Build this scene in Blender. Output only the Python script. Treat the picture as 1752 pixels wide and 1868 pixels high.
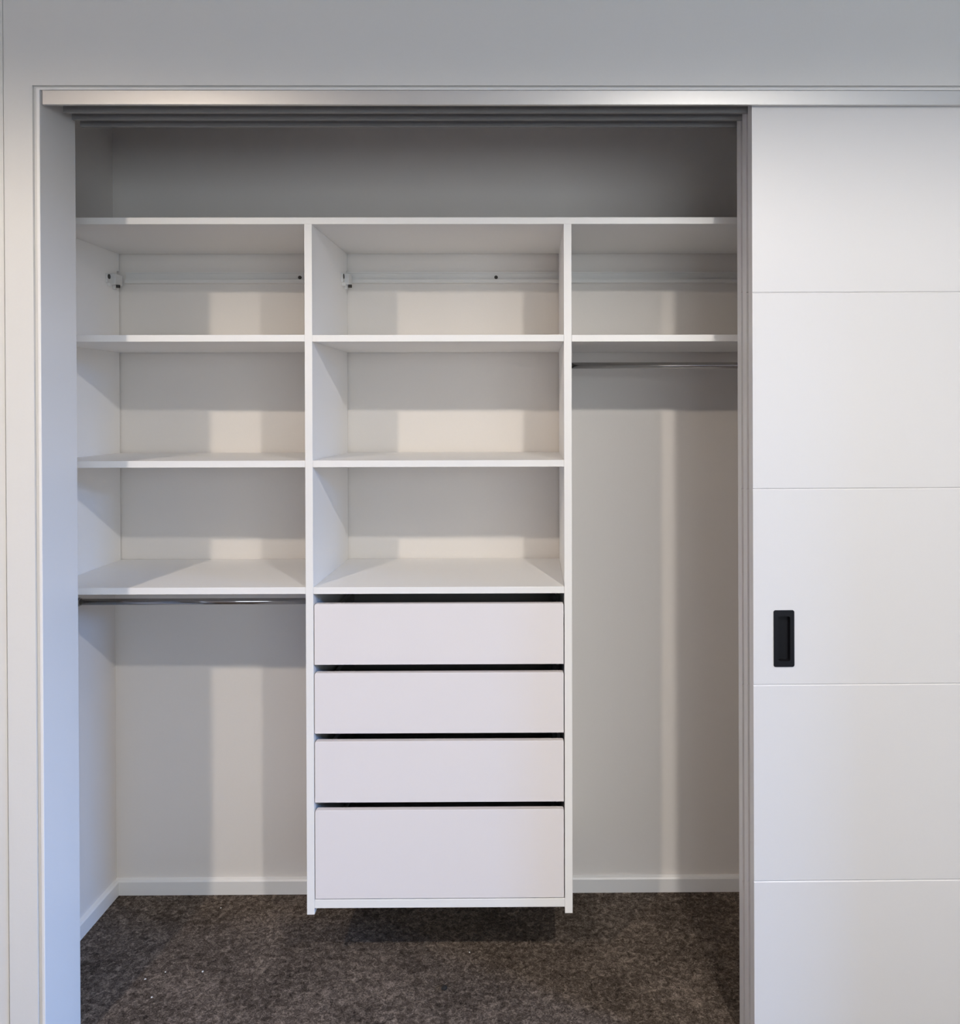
import bpy, bmesh, math, random
from mathutils import Matrix, Vector

for o in list(bpy.data.objects):
    bpy.data.objects.remove(o, do_unlink=True)
S = bpy.context.scene
COL = S.collection
R_ = math.radians

# ------------------------------------------------------------------ camera
cam_d = bpy.data.cameras.new('camera')
cam = bpy.data.objects.new('camera', cam_d); COL.objects.link(cam)
cam_d.sensor_fit = 'VERTICAL'; cam_d.sensor_height = 24.0
cam_d.lens = 24.0 * 1509.0 / 1868.0
cam_d.shift_x = (876.0 - 981.74) / 1868.0
cam_d.shift_y = (757.72 - 934.0) / 1868.0
right = Vector((0.9999759, -0.0066156, -0.0020934))
up = Vector((0.0021412, 0.0072247, 0.9999716))
fwd = Vector((0.0066003, 0.9999521, -0.0072387))
CAM = Vector((0.0, -1.75, 1.4227))
cam.matrix_world = Matrix(((right.x, up.x, -fwd.x, CAM.x), (right.y, up.y, -fwd.y, CAM.y),
                           (right.z, up.z, -fwd.z, CAM.z), (0, 0, 0, 1)))
cam_d.clip_start = 0.02
S.camera = cam

# ------------------------------------------------------------------ world, colour management
w = bpy.data.worlds.new('world'); S.world = w; w.use_nodes = True
w.node_tree.nodes['Background'].inputs[0].default_value = (0.62, 0.78, 1.0, 1)
w.node_tree.nodes['Background'].inputs[1].default_value = 0.3
S.view_settings.view_transform = 'Standard'; S.view_settings.look = 'None'
S.view_settings.exposure = 0.0; S.view_settings.gamma = 1.0
S.view_settings.use_curve_mapping = False

# ------------------------------------------------------------------ daylight from the right-hand window, and an added rear fill
ROOM = dict(x0=-2.30, x1=4.20, y0=-4.20, zc=2.43)
WIN = dict(y0=-2.7, y1=-0.90, z0=0.10, z1=2.20)      # in the far right-hand wall
FILL_WIN = dict(x0=0.1, x1=3.0, z0=0.90, z1=2.20)       # made-up opening behind the camera, added for fill light
WIN_W, WIN_COL = 1420.0, (0.226, 0.455, 1.0)
FILL_W, FILL_COL = 63.0, (0.88, 0.93, 1.0)
def daylight(name, loc, rot, sx, sy, watts, col):
    ld = bpy.data.lights.new(name, 'AREA'); ld.shape = 'RECTANGLE'
    ld.size = sx; ld.size_y = sy; ld.color = col; ld.energy = watts
    lo = bpy.data.objects.new(name, ld); COL.objects.link(lo)
    lo.location = loc; lo.rotation_euler = rot
# right-hand window: a patch of sky beyond the glass, above the horizon, so it only lights what lies low in the room
daylight('window_daylight', (ROOM['x1'] + 1.3, (WIN['y0'] + WIN['y1']) / 2 - 0.1, 2.70), (0, R_(80), 0),
         1.0, 2.6, WIN_W, WIN_COL)
daylight('rear_fill_light', ((FILL_WIN['x0'] + FILL_WIN['x1']) / 2, ROOM['y0'] - 0.16, (FILL_WIN['z0'] + FILL_WIN['z1']) / 2), (R_(90), 0, 0),
         FILL_WIN['x1'] - FILL_WIN['x0'], FILL_WIN['z1'] - FILL_WIN['z0'], FILL_W, FILL_COL)  # added fill panel that lifts the ambient level inside the shelves

# x, y, watts, colour (the right-hand lamp is the cooler white one)
DOWNLIGHTS = [(0.59, -1.61, 110.0, (1.0, 0.945, 0.87)), (-1.24, -1.56, 105.0, (1.0, 0.86, 0.71))]
DOWN_COL = (1.0, 0.90, 0.79)

# ------------------------------------------------------------------ materials
def nt(name):
    m = bpy.data.materials.new(name); m.use_nodes = True
    return m, m.node_tree.nodes, m.node_tree.links, m.node_tree.nodes['Principled BSDF']

def plain(name, col, rough=0.5, metal=0.0, spec=0.5, var=0.0, bump=0.0, scale=60.0, coat=0.0):
    m, n, l, b = nt(name)
    b.inputs['Base Color'].default_value = (*col, 1)
    b.inputs['Roughness'].default_value = rough
    b.inputs['Metallic'].default_value = metal
    b.inputs['Specular IOR Level'].default_value = spec
    if coat: b.inputs['Coat Weight'].default_value = coat
    if var or bump:
        tc = n.new('ShaderNodeTexCoord'); no = n.new('ShaderNodeTexNoise')
        no.inputs['Scale'].default_value = scale; no.inputs['Detail'].default_value = 6
        l.new(tc.outputs['Object'], no.inputs['Vector'])
        if var:
            mx = n.new('ShaderNodeMix'); mx.data_type = 'RGBA'
            mx.inputs[6].default_value = (*[c * (1 - var) for c in col], 1)
            mx.inputs[7].default_value = (*[min(1, c * (1 + var)) for c in col], 1)
            l.new(no.outputs['Fac'], mx.inputs[0]); l.new(mx.outputs[2], b.inputs['Base Color'])
        if bump:
            bp = n.new('ShaderNodeBump'); bp.inputs['Strength'].default_value = bump
            bp.inputs['Distance'].default_value = 0.001
            l.new(no.outputs['Fac'], bp.inputs['Height']); l.new(bp.outputs['Normal'], b.inputs['Normal'])
    return m

M = {}
M['paint'] = plain('wall_paint', (0.73, 0.72, 0.705), 0.75, spec=0.3, var=0.01, bump=0.12, scale=180)
M['closet_paint'] = plain('closet_wall_paint', (0.80, 0.76, 0.722), 0.8, spec=0.25, var=0.01, bump=0.12, scale=180)
M['ceiling'] = plain('ceiling_paint', (0.88, 0.89, 0.91), 0.85, spec=0.2, var=0.01, scale=90)
M['melamine'] = plain('white_melamine', (0.92, 0.905, 0.89), 0.42, spec=0.45, var=0.006, scale=300)
M['drawer'] = plain('white_drawer_board', (0.86, 0.815, 0.82), 0.38, spec=0.45, var=0.006, scale=300)
M['door'] = plain('white_door_paint', (0.73, 0.715, 0.715), 0.40, spec=0.45, bump=0.06, scale=140)
M['gloss_trim'] = plain('trim_enamel', (0.83, 0.82, 0.81), 0.33, spec=0.5, bump=0.03, scale=50)
M['fascia'] = plain('satin_silver_track', (0.68, 0.665, 0.655), 0.42, metal=1.0, spec=0.5)
M['track'] = plain('track_aluminium', (0.26, 0.255, 0.25), 0.5, metal=0.0)
M['chrome'] = plain('chrome', (0.42, 0.41, 0.40), 0.14, metal=1.0)
M['black'] = plain('black_powdercoat', (0.006, 0.006, 0.008), 0.42, spec=0.25, bump=0.05, scale=500)
M['rail'] = plain('white_steel_rail', (0.80, 0.785, 0.76), 0.4, spec=0.5)
M['plastic'] = plain('white_plastic', (0.78, 0.77, 0.76), 0.38, spec=0.5)
M['dark_hole'] = plain('dark_screw_metal', (0.05, 0.045, 0.04), 0.5, metal=0.6)
M['dark_box'] = plain('grey_drawer_steel', (0.30, 0.29, 0.285), 0.5, metal=0.2)
M['lint'] = plain('white_fluff', (0.95, 0.94, 0.92), 0.8)
M['crumb'] = plain('dark_crumb', (0.012, 0.011, 0.01), 0.8)
M['glass'] = None

def carpet():
    m, n, l, b = nt('charcoal_carpet')
    b.inputs['Roughness'].default_value = 1.0
    b.inputs['Specular IOR Level'].default_value = 0.05
    b.inputs['Sheen Weight'].default_value = 0.0
    b.inputs['Sheen Roughness'].default_value = 0.6
    tc = n.new('ShaderNodeTexCoord')
    def noise(scale, detail, rough=0.6, dist=0.0):
        x = n.new('ShaderNodeTexNoise'); x.inputs['Scale'].default_value = scale
        x.inputs['Detail'].default_value = detail; x.inputs['Roughness'].default_value = rough
        x.inputs['Distortion'].default_value = dist
        l.new(tc.outputs['Object'], x.inputs['Vector']); return x
    big = noise(6, 2); mid = noise(60, 5, 0.7, 0.8); fine = noise(150, 6, 0.8, 1.6)
    vor = n.new('ShaderNodeTexVoronoi'); vor.inputs['Scale'].default_value = 240
    vor.inputs['Randomness'].default_value = 1.0
    l.new(tc.outputs['Object'], vor.inputs['Vector'])
    def math_(op, a, bb, va=None, vb=None):
        q = n.new('ShaderNodeMath'); q.operation = op
        if a is not None: l.new(a, q.inputs[0])
        else: q.inputs[0].default_value = va
        if bb is not None: l.new(bb, q.inputs[1])
        else: q.inputs[1].default_value = vb
        return q.outputs[0]
    s = math_('MULTIPLY', big.outputs['Fac'], None, vb=0.14)
    s = math_('ADD', s, math_('MULTIPLY', mid.outputs['Fac'], None, vb=0.36))
    s = math_('ADD', s, math_('MULTIPLY', fine.outputs['Fac'], None, vb=0.50))
    cr = n.new('ShaderNodeValToRGB')
    cr.color_ramp.elements[0].position = 0.38; cr.color_ramp.elements[0].color = (0.012, 0.009, 0.007, 1)
    cr.color_ramp.elements[1].position = 0.64; cr.color_ramp.elements[1].color = (0.56, 0.45, 0.37, 1)
    e = cr.color_ramp.elements.new(0.5); e.color = (0.140, 0.110, 0.089, 1)
    l.new(s, cr.inputs['Fac']); l.new(cr.outputs['Color'], b.inputs['Base Color'])
    h = math_('ADD', math_('MULTIPLY', fine.outputs['Fac'], None, vb=1.0),
              math_('MULTIPLY', vor.outputs['Distance'], None, vb=-0.6))
    h = math_('ADD', h, math_('MULTIPLY', mid.outputs['Fac'], None, vb=1.2))
    bp = n.new('ShaderNodeBump'); bp.inputs['Strength'].default_value = 0.9
    bp.inputs['Distance'].default_value = 0.006
    l.new(h, bp.inputs['Height']); l.new(bp.outputs['Normal'], b.inputs['Normal'])
    return m
M['carpet'] = carpet()

def lamp_mat():
    m, n, l, b = nt('downlight_lens')
    b.inputs['Emission Color'].default_value = (*DOWN_COL, 1)
    b.inputs['Emission Strength'].default_value = 8.0
    return m
M['lens'] = lamp_mat()

def glass_mat():
    m, n, l, b = nt('window_glass')
    n.remove(b)
    tr_ = n.new('ShaderNodeBsdfTransparent'); gl = n.new('ShaderNodeBsdfGlossy'); mx = n.new('ShaderNodeMixShader')
    tr_.inputs['Color'].default_value = (0.96, 0.98, 0.97, 1); gl.inputs['Roughness'].default_value = 0.02
    fr = n.new('ShaderNodeFresnel'); fr.inputs['IOR'].default_value = 1.45
    l.new(fr.outputs[0], mx.inputs[0]); l.new(tr_.outputs[0], mx.inputs[1]); l.new(gl.outputs[0], mx.inputs[2])
    l.new(mx.outputs[0], n['Material Output'].inputs['Surface'])
    return m
M['glass'] = glass_mat()

# ------------------------------------------------------------------ builders
def box(bm, x0, x1, y0, y1, z0, z1):
    v = [bm.verts.new(c) for c in ((x0, y0, z0), (x1, y0, z0), (x1, y1, z0), (x0, y1, z0),
                                   (x0, y0, z1), (x1, y0, z1), (x1, y1, z1), (x0, y1, z1))]
    for f in ((0, 3, 2, 1), (4, 5, 6, 7), (0, 1, 5, 4), (1, 2, 6, 5), (2, 3, 7, 6), (3, 0, 4, 7)):
        bm.faces.new([v[i] for i in f])

def boxes(*bs):
    bm = bmesh.new()
    for b in bs: box(bm, *b)
    return bm

def prism(bm, pts, axis, a0, a1):
    """extrude a 2-D outline along an axis ('x': pts are (y,z); 'y': pts are (x,z); 'z': pts are (x,y))"""
    def P(p, a):
        return {'x': (a, p[0], p[1]), 'y': (p[0], a, p[1]), 'z': (p[0], p[1], a)}[axis]
    v0 = [bm.verts.new(P(p, a0)) for p in pts]; v1 = [bm.verts.new(P(p, a1)) for p in pts]
    n = len(pts)
    bm.faces.new(v0); bm.faces.new(list(reversed(v1)))
    for i in range(n):
        bm.faces.new([v0[i], v1[i], v1[(i + 1) % n], v0[(i + 1) % n]])

def cyl(bm, c0, c1, r, n=24, r1=None, cap=True):
    c0 = Vector(c0); c1 = Vector(c1); d = (c1 - c0)
    q = d.normalized().to_track_quat('Z', 'Y'); r1 = r if r1 is None else r1
    a = []; b = []
    for i in range(n):
        t = 2 * math.pi * i / n; u = Vector((math.cos(t), math.sin(t), 0))
        a.append(bm.verts.new(c0 + q @ (u * r))); b.append(bm.verts.new(c1 + q @ (u * r1)))
    for i in range(n):
        bm.faces.new([a[i], a[(i + 1) % n], b[(i + 1) % n], b[i]])
    if cap:
        bm.faces.new(list(reversed(a))); bm.faces.new(b)

def obj(name, bm, mat, parent=None, bevel=0.0, smooth=False, origin=None):
    """link the bmesh (given in world coordinates) as one mesh object"""
    bmesh.ops.recalc_face_normals(bm, faces=bm.faces)
    if parent is not None:
        off = parent_world(parent)
    elif origin is not None:
        off = Vector(origin)
    else:
        off = Vector((0, 0, 0))
    bmesh.ops.translate(bm, verts=bm.verts, vec=-off)
    me = bpy.data.meshes.new(name); bm.to_mesh(me); bm.free()
    me.materials.append(mat)
    o = bpy.data.objects.new(name, me); COL.objects.link(o)
    if parent is not None: o.parent = parent
    elif origin is not None: o.location = off
    if smooth:
        for p in me.polygons: p.use_smooth = True
    if bevel:
        md = o.modifiers.new('bevel', 'BEVEL'); md.width = bevel; md.segments = 2
        md.limit_method = 'ANGLE'; md.angle_limit = R_(40)
    return o

def parent_world(p):
    v = Vector((0, 0, 0))
    while p is not None:
        v += p.location; p = p.parent
    return v

def thing(name, label, cat, loc, group=None):
    o = bpy.data.objects.new(name, None); COL.objects.link(o)
    o.empty_display_size = 0.05; o.location = loc
    tag(o, label, cat, group); return o

def tag(o, label, cat, group=None):
    o['label'] = label; o['category'] = cat
    if group: o['group'] = group
    return o

def struct(name, bm, mat, label=None, bevel=0.0):
    o = obj(name, bm, mat, bevel=bevel); o['kind'] = 'structure'
    if label: o['label'] = label
    return o

# ------------------------------------------------------------------ key dimensions (metres)
JX = -1.0351          # inner face of the left jamb
OPR = 1.245           # right-hand side of the opening
WD = 0.136            # thickness of the front wall
YS = 0.2922           # front edge of the shelves
YB = 0.6847           # back wall of the wardrobe
CLX0, CLX1 = -1.2282, 1.43
ZC = ROOM['zc']

# ------------------------------------------------------------------ setting
F = struct('floor', boxes((ROOM['x0'], ROOM['x1'], ROOM['y0'], YB + 0.02, -0.05, 0.0)), M['carpet'],
           'dark charcoal cut-pile carpet running into the wardrobe')
struct('ceiling', boxes((ROOM['x0'], ROOM['x1'], ROOM['y0'], YB + 0.1, ZC, ZC + 0.05)), M['ceiling'])
bm = boxes((ROOM['x0'], -1.1135, 0.003, WD, 0.0, ZC), (-1.1135, -1.1095, 0.0055, WD, 0.0, ZC))
prism(bm, [(-1.1095, 0.0), (-1.0502, 0.0), (-1.0502, 2.1060), (OPR + 0.015, 2.1060), (OPR + 0.015, 0.0), (ROOM['x1'], 0.0),
           (ROOM['x1'], ZC), (-1.1095, ZC)], 'y', 0.0, WD)
box(bm, -1.0502, -1.0421, 0.0065, WD, 0.0, 2.1060)
box(bm, -1.0421, OPR + 0.015, 0.0065, WD, 2.1009, 2.1060)
struct('wall_front', bm, M['paint'], 'off-white painted wall around the wardrobe opening')
struct('wall_back', boxes((CLX0 - 0.1, CLX1 + 0.1, YB, YB + 0.1, 0.0, ZC)), M['closet_paint'],
       'painted rear wall inside the wardrobe')
struct('wall_left', boxes((CLX0 - 0.1, CLX0, WD, YB, 0.0, ZC)), M['closet_paint'],
       'painted left side wall inside the wardrobe')
struct('wall_right', boxes((CLX1, CLX1 + 0.1, WD, YB, 0.0, ZC)), M['closet_paint'])
struct('wall_room_left', boxes((ROOM['x0'] - 0.1, ROOM['x0'], ROOM['y0'], WD, 0.0, ZC)), M['paint'])
Y0 = ROOM['y0']
struct('wall_room_behind', boxes((ROOM['x0'] - 0.1, FILL_WIN['x0'], Y0 - 0.1, Y0, 0, ZC), (FILL_WIN['x1'], ROOM['x1'] + 0.1, Y0 - 0.1, Y0, 0, ZC),
                                 (FILL_WIN['x0'], FILL_WIN['x1'], Y0 - 0.1, Y0, 0, FILL_WIN['z0']),
                                 (FILL_WIN['x0'], FILL_WIN['x1'], Y0 - 0.1, Y0, FILL_WIN['z1'], ZC)), M['paint'])
struct('wall_added_blocker', boxes((1.30, 1.40, -0.38, -0.0005, 0, ZC)), M['paint'],
       'added short wall return that keeps window light off the sliding doors')  # invented out-of-view blocker: shades the doors, leaves the left jamb lit
X1 = ROOM['x1']
struct('wall_room_right', boxes((X1, X1 + 0.1, ROOM['y0'], WIN['y0'], 0, ZC), (X1, X1 + 0.1, WIN['y1'], WD, 0, ZC),
                                (X1, X1 + 0.1, WIN['y0'], WIN['y1'], 0, WIN['z0']),
                                (X1, X1 + 0.1, WIN['y0'], WIN['y1'], WIN['z1'], ZC)), M['paint'])
def window(name, label, base, along, a0, a1, z0, z1):
    win = thing(name, label, 'window', base); del win['category']; win['kind'] = 'structure'
    def bx(u0, u1, d0, d1, za, zb):
        return (base[0] + d0, base[0] + d1, u0, u1, za, zb) if along == 'y' else (u0, u1, base[1] + d0, base[1] + d1, za, zb)
    m = (a0 + a1) / 2; d0, d1 = -0.025, 0.025
    obj('window_frame', boxes(bx(a0, a0 + 0.05, d0, d1, z0, z1), bx(a1 - 0.05, a1, d0, d1, z0, z1),
                              bx(a0 + 0.05, a1 - 0.05, d0, d1, z0, z0 + 0.05), bx(a0 + 0.05, a1 - 0.05, d0, d1, z1 - 0.05, z1),
                              bx(m - 0.025, m + 0.025, d0, d1, z0 + 0.05, z1 - 0.05)), M['gloss_trim'], win)
    for u0, u1 in ((a0 + 0.05, m - 0.025), (m + 0.025, a1 - 0.05)):
        obj('window_pane', boxes(bx(u0, u1, -0.002, 0.002, z0 + 0.05, z1 - 0.05)), M['glass'], win)
window('window_1', 'white framed window in the far right-hand bedroom wall', (X1 + 0.05, (WIN['y0'] + WIN['y1']) / 2, WIN['z0']),
       'y', WIN['y0'], WIN['y1'], WIN['z0'], WIN['z1'])
window('fill_window', 'added wide white framed window opposite the wardrobe, there for fill light', ((FILL_WIN['x0'] + FILL_WIN['x1']) / 2, Y0 - 0.05, FILL_WIN['z0']),
       'x', FILL_WIN['x0'], FILL_WIN['x1'], FILL_WIN['z0'], FILL_WIN['z1'])  # unseen frame made up to go with the rear fill panel

# skirting boards with a sloping top edge
def skirting_back():
    bm = bmesh.new()
    pts = [(YB, 0.0), (YB - 0.012, 0.0), (YB - 0.012, 0.0385), (YB - 0.009, 0.043), (YB, 0.046)]
    prism(bm, pts, 'x', CLX0, CLX1); return bm
def skirting_left():
    bm = bmesh.new()
    pts = [(CLX0, 0.0), (CLX0 + 0.012, 0.0), (CLX0 + 0.012, 0.0385), (CLX0 + 0.009, 0.043), (CLX0, 0.046)]
    prism(bm, pts, 'y', WD, YB - 0.012); return bm
def skirting_front(x0, x1, y):
    bm = bmesh.new()
    prism(bm, [(y, 0.0), (y - 0.012, 0.0), (y - 0.012, 0.0385), (y - 0.009, 0.043), (y, 0.046)], 'x', x0, x1); return bm
struct('baseboard_front', skirting_front(ROOM['x0'], -1.0502, 0.0), M['gloss_trim'])
struct('baseboard_back', skirting_back(), M['gloss_trim'])
struct('baseboard_left', skirting_left(), M['gloss_trim'])

# jamb and head lining of the opening
struct('trim_1', boxes((-1.0421, JX, 0.0, WD + 0.0005, 0.0, 2.1009)), M['gloss_trim'],
       'left jamb lining of the wardrobe opening', bevel=0.0012)
struct('trim_2', boxes((JX, OPR, 0.0, WD, 2.0966, 2.1009)), M['gloss_trim'],
       'head lining above the sliding door track', bevel=0.0008)
struct('trim_3', boxes((OPR, OPR + 0.015, 0.0, WD, 0.0, 2.1009)), M['gloss_trim'])

# ------------------------------------------------------------------ ceiling downlights
def downlight(x, y, watts, col, label):
    t = thing('ceiling_downlight', label, 'ceiling light', (x, y, ZC), 'bedroom downlights')
    bm = bmesh.new()
    n = 32; prof = [(0.046, ZC), (0.046, ZC - 0.003), (0.042, ZC - 0.005), (0.036, ZC - 0.004), (0.035, ZC)]
    rings = [[bm.verts.new((x + r * math.cos(2 * math.pi * i / n), y + r * math.sin(2 * math.pi * i / n), z)) for i in range(n)] for r, z in prof]
    for a, b in zip(rings, rings[1:]):
        for i in range(n): bm.faces.new([a[i], a[(i + 1) % n], b[(i + 1) % n], b[i]])
    obj('trim_ring', bm, M['plastic'], t, smooth=True)
    bm = bmesh.new(); cyl(bm, (x, y, ZC - 0.002), (x, y, ZC - 0.0005), 0.035, 32)
    obj('lens', bm, M['lens'], t)
    l = bpy.data.lights.new('downlight_beam', 'SPOT')
    l.energy = watts * 0.8; l.color = col; l.spot_size = R_(166); l.spot_blend = 0.30
    l.shadow_soft_size = 0.03
    lo = bpy.data.objects.new('downlight_beam', l); COL.objects.link(lo); lo.parent = t
    lo.location = (0, 0, -0.012)
    l2 = bpy.data.lights.new('downlight_hotspot', 'SPOT')       # the tighter centre of the same lamp's beam
    l2.energy = watts * 0.8; l2.color = col; l2.spot_size = R_(130); l2.spot_blend = 1.0
    l2.shadow_soft_size = 0.03
    lo2 = bpy.data.objects.new('downlight_hotspot', l2); COL.objects.link(lo2); lo2.parent = t
    lo2.location = (0, 0, -0.012)
downlight(*DOWNLIGHTS[0], 'recessed round downlight in the bedroom ceiling, right of the two')
downlight(*DOWNLIGHTS[1], 'recessed round downlight in the bedroom ceiling, left of the two')

# ------------------------------------------------------------------ sliding door track
FB = 2.0657
tr = thing('sliding_door_track', 'satin silver triple sliding door track along the top of the wardrobe opening', 'door track', (0.1, 0.07, 2.0655))
obj('fascia', boxes((-1.0292, OPR, 0.0, 0.009, FB, 2.0958)), M['fascia'], tr, bevel=0.0007)
obj('channel_plate', boxes((JX + 0.002, OPR, 0.009, 0.1375, 2.0925, 2.0960)), M['track'], tr)
for k, (a, b, xl) in enumerate(((0.0465, 0.0525, -1.012), (0.0905, 0.0965, -1.018), (0.1350, 0.1410, -1.024))):
    obj('track_fin', boxes((xl, OPR, a, b, FB, 2.0925), (xl, OPR, b, b + 0.003, FB + 0.0, FB + 0.002)), M['track'], tr, bevel=0.0005)

# ------------------------------------------------------------------ sliding doors (three stacked behind one another)
def sliding_door(y0, xl, label, full=True):
    y1 = y0 + 0.032; xr = xl + 0.775; z0, z1 = 0.012, 2.0900
    base = Vector(((xl + xr) / 2, y0 + 0.016, z0))
    t = thing('sliding_door', label, 'door', base, 'stacked white sliding doors')
    bm = bmesh.new()
    k = (1.75 + y0) / 1.75
    gz = sorted([1.4227 + (g - 1.4227) * k for g in (1.66936, 1.25357, 0.83693, 0.41798)], reverse=True)
    g = 0.0022; dp = 0.0022
    pts = [(y1, z0), (y1, z1), (y0, z1)]
    for q in gz: pts += [(y0, q + g), (y0 + dp, q), (y0, q - g)]
    pts += [(y0, z0)]
    # cut a pocket for the flush pull in the slab: three strips around it
    hx0, hx1 = xl + 0.0430, xl + 0.0880
    if full:
        hz0, hz1 = 1.4227 + (0.8752 - 1.4227) * k, 1.4227 + (0.9962 - 1.4227) * k
        prism(bm, pts, 'x', xl, hx0 + 0.006); prism(bm, pts, 'x', hx1 - 0.006, xr)
        lo = [p for p in pts]
        def clip(zl, zh):
            ps = [(y1, zl), (y1, zh), (y0, zh)]
            for q in gz:
                if zl < q < zh: ps += [(y0, q + g), (y0 + dp, q), (y0, q - g)]
            return ps + [(y0, zl)]
        prism(bm, clip(z0, hz0 + 0.006), 'x', hx0 + 0.006, hx1 - 0.006)
        prism(bm, clip(hz1 - 0.006, z1), 'x', hx0 + 0.006, hx1 - 0.006)
        prism(bm, [(y1, hz0 + 0.006), (y1, hz1 - 0.006), (y0 + 0.014, hz1 - 0.006), (y0 + 0.014, hz0 + 0.006)], 'x', hx0 + 0.006, hx1 - 0.006)
        bmesh.ops.remove_doubles(bm, verts=bm.verts, dist=1e-6)
    else:
        prism(bm, pts, 'x', xl, xr)
    obj('door_panel', bm, M['door'], t)
    if full:
        # flush pull: rounded frame + dished pocket
        bm = bmesh.new()
        def rrect(x0, x1, a, b, r, y, n=5):
            out = []
            for cx, cz, s in ((x1 - r, b - r, 0), (x0 + r, b - r, 90), (x0 + r, a + r, 180), (x1 - r, a + r, 270)):
                for i in range(n + 1):
                    th = R_(s + 90 * i / n); out.append(bm.verts.new((cx + r * math.cos(th), y, cz + r * math.sin(th))))
            return out
        A = rrect(hx0, hx1, hz0, hz1, 0.0045, y0)
        B = rrect(hx0 + 0.0006, hx1 - 0.0006, hz0 + 0.0006, hz1 - 0.0006, 0.0042, y0 - 0.0016)
        Cc = rrect(hx0 + 0.0095, hx1 - 0.0095, hz0 + 0.013, hz1 - 0.013, 0.004, y0 - 0.0016)
        Dd = rrect(hx0 + 0.0110, hx1 - 0.0110, hz0 + 0.0145, hz1 - 0.0145, 0.004, y0 + 0.011)
        for P, Q in ((A, B), (B, Cc), (Cc, Dd)):
            for i in range(len(P)):
                bm.faces.new([P[i], P[(i + 1) % len(P)], Q[(i + 1) % len(Q)], Q[i]])
        bm.faces.new(Dd)
        h = obj('handle', bm, M['black'], t); h['label'] = 'black recessed flush pull'
    t.rotation_euler.y = -0.0028
    t.location.x += 0.0028 * 1.05
    return t
sliding_door(0.0120, 0.4711, 'front white sliding door with horizontal grooves and a black flush pull')
sliding_door(0.0560, 0.4700, 'middle sliding door of the stack, only its left edge showing behind the front door', False)
sliding_door(0.1000, 0.4690, 'rearmost sliding door of the stack, edge showing next to the hanging space', False)

# ------------------------------------------------------------------ wardrobe organiser
T = 0.0167
DL0, DL1 = -0.5611, -0.5424      # left divider
DR0, DR1 = 0.0780, 0.0971        # right divider
LP = -1.2090                     # inner face of the left end panel
BK = YB - 0.0035                  # panels stop a hair short of the wall
RP = 1.4000
org = thing('wardrobe_organiser', 'white melamine wardrobe organiser with open shelves and four drawers', 'wardrobe organiser',
            (-0.235, (YS + YB) / 2, 0.173))
def part(name, bm, mat='melamine', bevel=0.0007, label=None, par=None):
    o = obj(name, bm, M[mat], par or org, bevel=bevel)
    if label: o['label'] = label
    return o
Z1, Z2, Z3, Z4 = 1.8963, 1.6072, 1.2976, 0.9844
part('top_shelf', boxes((CLX0 + 0.001, CLX1 - 0.001, YS, BK, Z1 - T, Z1)))
# dividers are notched around the wall mounting rail
def divider(x0, x1, zb):
    bm = bmesh.new()
    prism(bm, [(YS, zb), (BK, zb), (BK, 1.789), (BK - 0.013, 1.789), (BK - 0.013, 1.828), (BK, 1.828), (BK, Z1 - T), (YS, Z1 - T)], 'x', x0, x1)
    return bm
part('divider_panel', divider(DL0, DL1, 0.173))
part('divider_panel', divider(DR0, DR1, 0.173))
part('end_panel', divider(CLX0 + 0.001, LP, Z4 - T))
part('end_panel', divider(RP, CLX1 - 0.001, Z2 - T))
g = 0.0003
for x0, x1, zz, dz in ((LP, DL0, Z2, 0.0006), (LP, DL0, Z3, 0), (LP, DL0, Z4, 0.0003),
                       (DL1, DR0, Z2, 0), (DL1, DR0, Z3, 0), (DL1, DR0, Z4, 0), (DR1, RP, Z2, -0.0006)):
    part('shelf', boxes((x0 + g, x1 - g, YS + 0.0006, BK, zz + dz - T, zz + dz)))
part('bottom_panel', boxes((DL1 + g, DR0 - g, YS + 0.0006, BK, 0.1885, 0.2092)))
part('drawer_back_panel', boxes((DL1 + g, DR0 - g, BK - 0.012, BK - 0.001, 0.2092, Z4 - T - 0.001)))
# drawers: front with rounded top corners, and an open box behind it
for zb, zt in ((0.7925, 0.9430), (0.6220, 0.7722), (0.4508, 0.6027), (0.2120, 0.4320)):
    x0, x1 = DL1 + 0.0022, DR0 - 0.0022; r = 0.005
    bm = bmesh.new(); pts = [(x0, zb), (x1, zb)]
    for i in range(5): a = R_(90 * i / 4); pts.append((x1 - r + r * math.cos(a), zt - r + r * math.sin(a)))
    for i in range(5): a = R_(90 + 90 * i / 4); pts.append((x0 + r + r * math.cos(a), zt - r + r * math.sin(a)))
    prism(bm, pts, 'y', YS + 0.0004, YS + 0.0160)
    d = part('drawer', bm, 'drawer', 0.0006)
    hz = min(zt - 0.030, zb + 0.105)
    bx0, bx1 = x0 + 0.012, x1 - 0.012; by0, by1 = YS + 0.0162, BK - 0.030
    part('drawer_box', boxes((bx0, bx0 + 0.012, by0, by1, zb + 0.012, hz), (bx1 - 0.012, bx1, by0, by1, zb + 0.012, hz),
                             (bx0 + 0.012, bx1 - 0.012, by1 - 0.012, by1, zb + 0.012, hz),
                             (bx0 + 0.012, bx1 - 0.012, by0, by1 - 0.012, zb + 0.012, zb + 0.024)), 'dark_box', 0.0, par=d)
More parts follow.
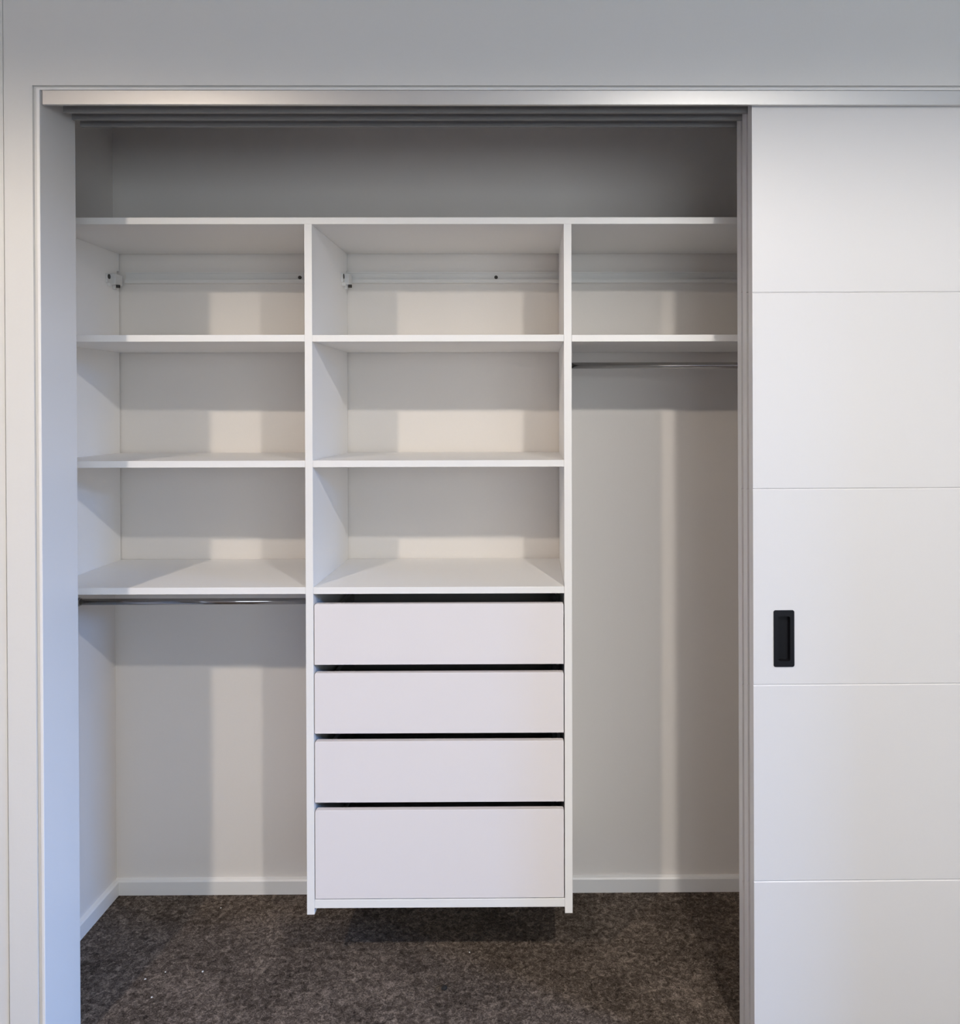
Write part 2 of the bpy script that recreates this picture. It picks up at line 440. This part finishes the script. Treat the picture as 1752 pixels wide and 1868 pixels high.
# hanging rods with end sockets
def rod(x0, x1, z, sz, y=0.488):
    bm = bmesh.new(); cyl(bm, (x0 + 0.002, y, z), (x1 - 0.002, y, z), 0.0084, 32)
    r = obj('hanging_rod', bm, M['chrome'], org, smooth=False)
    for p in r.data.polygons: p.use_smooth = len(p.vertices) == 4
    r['label'] = 'chrome hanging rod'
    for xa, s in ((x0, 1), (x1, -1)):
        bm = bmesh.new()
        cyl(bm, (xa, y, z), (xa + s * 0.003, y, z), 0.0118, 28)
        cyl(bm, (xa + s * 0.003, y, z), (xa + s * 0.008, y, z), 0.0098, 28)
        q = obj('rod_socket', bm, M['chrome'], r)
rod(CLX0, DL0, 0.9055, Z4 - T)
rod(DR1, CLX1, 1.5410, Z2 - T)
# plastic suspension brackets at the rear of the side panels
def bracket(x):
    y0, y1 = BK - 0.074, BK - 0.014
    zc = 1.795
    bm = bmesh.new()
    box(bm, x, x + 0.005, y0 - 0.004, y1 - 0.022, zc - 0.010, zc + 0.016)
    box(bm, x, x + 0.017, y0 + 0.018, y1, zc - 0.012, zc + 0.018)
    prism(bm, [(y0 + 0.006, zc - 0.019), (y0 + 0.026, zc - 0.012), (y0 + 0.026, zc - 0.009), (y0 + 0.002, zc - 0.010)], 'x', x, x + 0.010)
    prism(bm, [(y1 - 0.024, zc - 0.024), (y1 - 0.014, zc - 0.024), (y1 - 0.006, zc - 0.012), (y1 - 0.026, zc - 0.012)], 'x', x, x + 0.008)
    b = part('suspension_bracket', bm, 'plastic', 0.0008)
    bm = bmesh.new()
    cyl(bm, (x + 0.005, y0 + 0.006, zc + 0.008), (x + 0.0062, y0 + 0.006, zc + 0.008), 0.0070, 20)
    obj('adjusting_screw', bm, M['dark_hole'], b)
    bm = bmesh.new()
    cyl(bm, (x + 0.017, y0 + 0.034, zc - 0.012), (x + 0.017, y0 + 0.034, zc - 0.020), 0.0055, 16)
    obj('adjusting_screw', bm, M['dark_hole'], b)
bracket(LP); bracket(DL1)

# wall mounting rail the organiser hangs from
rail = thing('mounting_rail', 'white metal mounting rail screwed to the rear wall under the top shelf', 'rail', (0.0, YB, 1.7920))
bm = bmesh.new()
prism(bm, [(YB, 1.792), (YB - 0.0030, 1.792), (YB - 0.0130, 1.7935), (YB - 0.0130, 1.8035), (YB - 0.0090, 1.8035), (YB - 0.0090, 1.798), (YB - 0.0030, 1.798), (YB - 0.0030, 1.8225), (YB - 0.0065, 1.8225), (YB - 0.0065, 1.8256), (YB, 1.8256)], 'x', LP + 0.020, RP - 0.02)
obj('rail_profile', bm, M['rail'], rail)
for x, z in ((-0.6808, 1.8105), (-0.1060, 1.8105)):
    bm = bmesh.new(); cyl(bm, (x, YB - 0.003, z), (x, YB - 0.0052, z), 0.0052, 16)
    obj('screw', bm, M['dark_hole'], rail)

# ------------------------------------------------------------------ small things lying on the carpet
random.seed(4)
def speck(x, y, r, mat, name):
    bm = bmesh.new(); bmesh.ops.create_icosphere(bm, subdivisions=2, radius=r)
    for v in bm.verts:
        v.co *= random.uniform(0.72, 1.25); v.co.z *= 0.55
    zmin = min(v.co.z for v in bm.verts)
    bmesh.ops.translate(bm, verts=bm.verts, vec=(x, y, -zmin))
    return obj(name, bm, M[mat], origin=(x, y, 0), smooth=True)
for x, y, r in ((-0.9711, 0.3132, 0.0024), (-0.9320, 0.3390, 0.0019), (-0.8384, 0.3401, 0.0025), (-0.9254, 0.2492, 0.0020),
                (-0.8933, 0.6077, 0.0020), (-0.1678, 0.4075, 0.0020)):
    tag(speck(x, y, r, 'lint', 'lint_speck'), 'tiny white speck of fluff lying on the dark carpet', 'fluff', 'white fluff specks on the carpet')
tag(speck(-0.2193, 0.2708, 0.0070, 'crumb', 'carpet_crumb'), 'small black crumb on the carpet in front of the drawers', 'crumb')
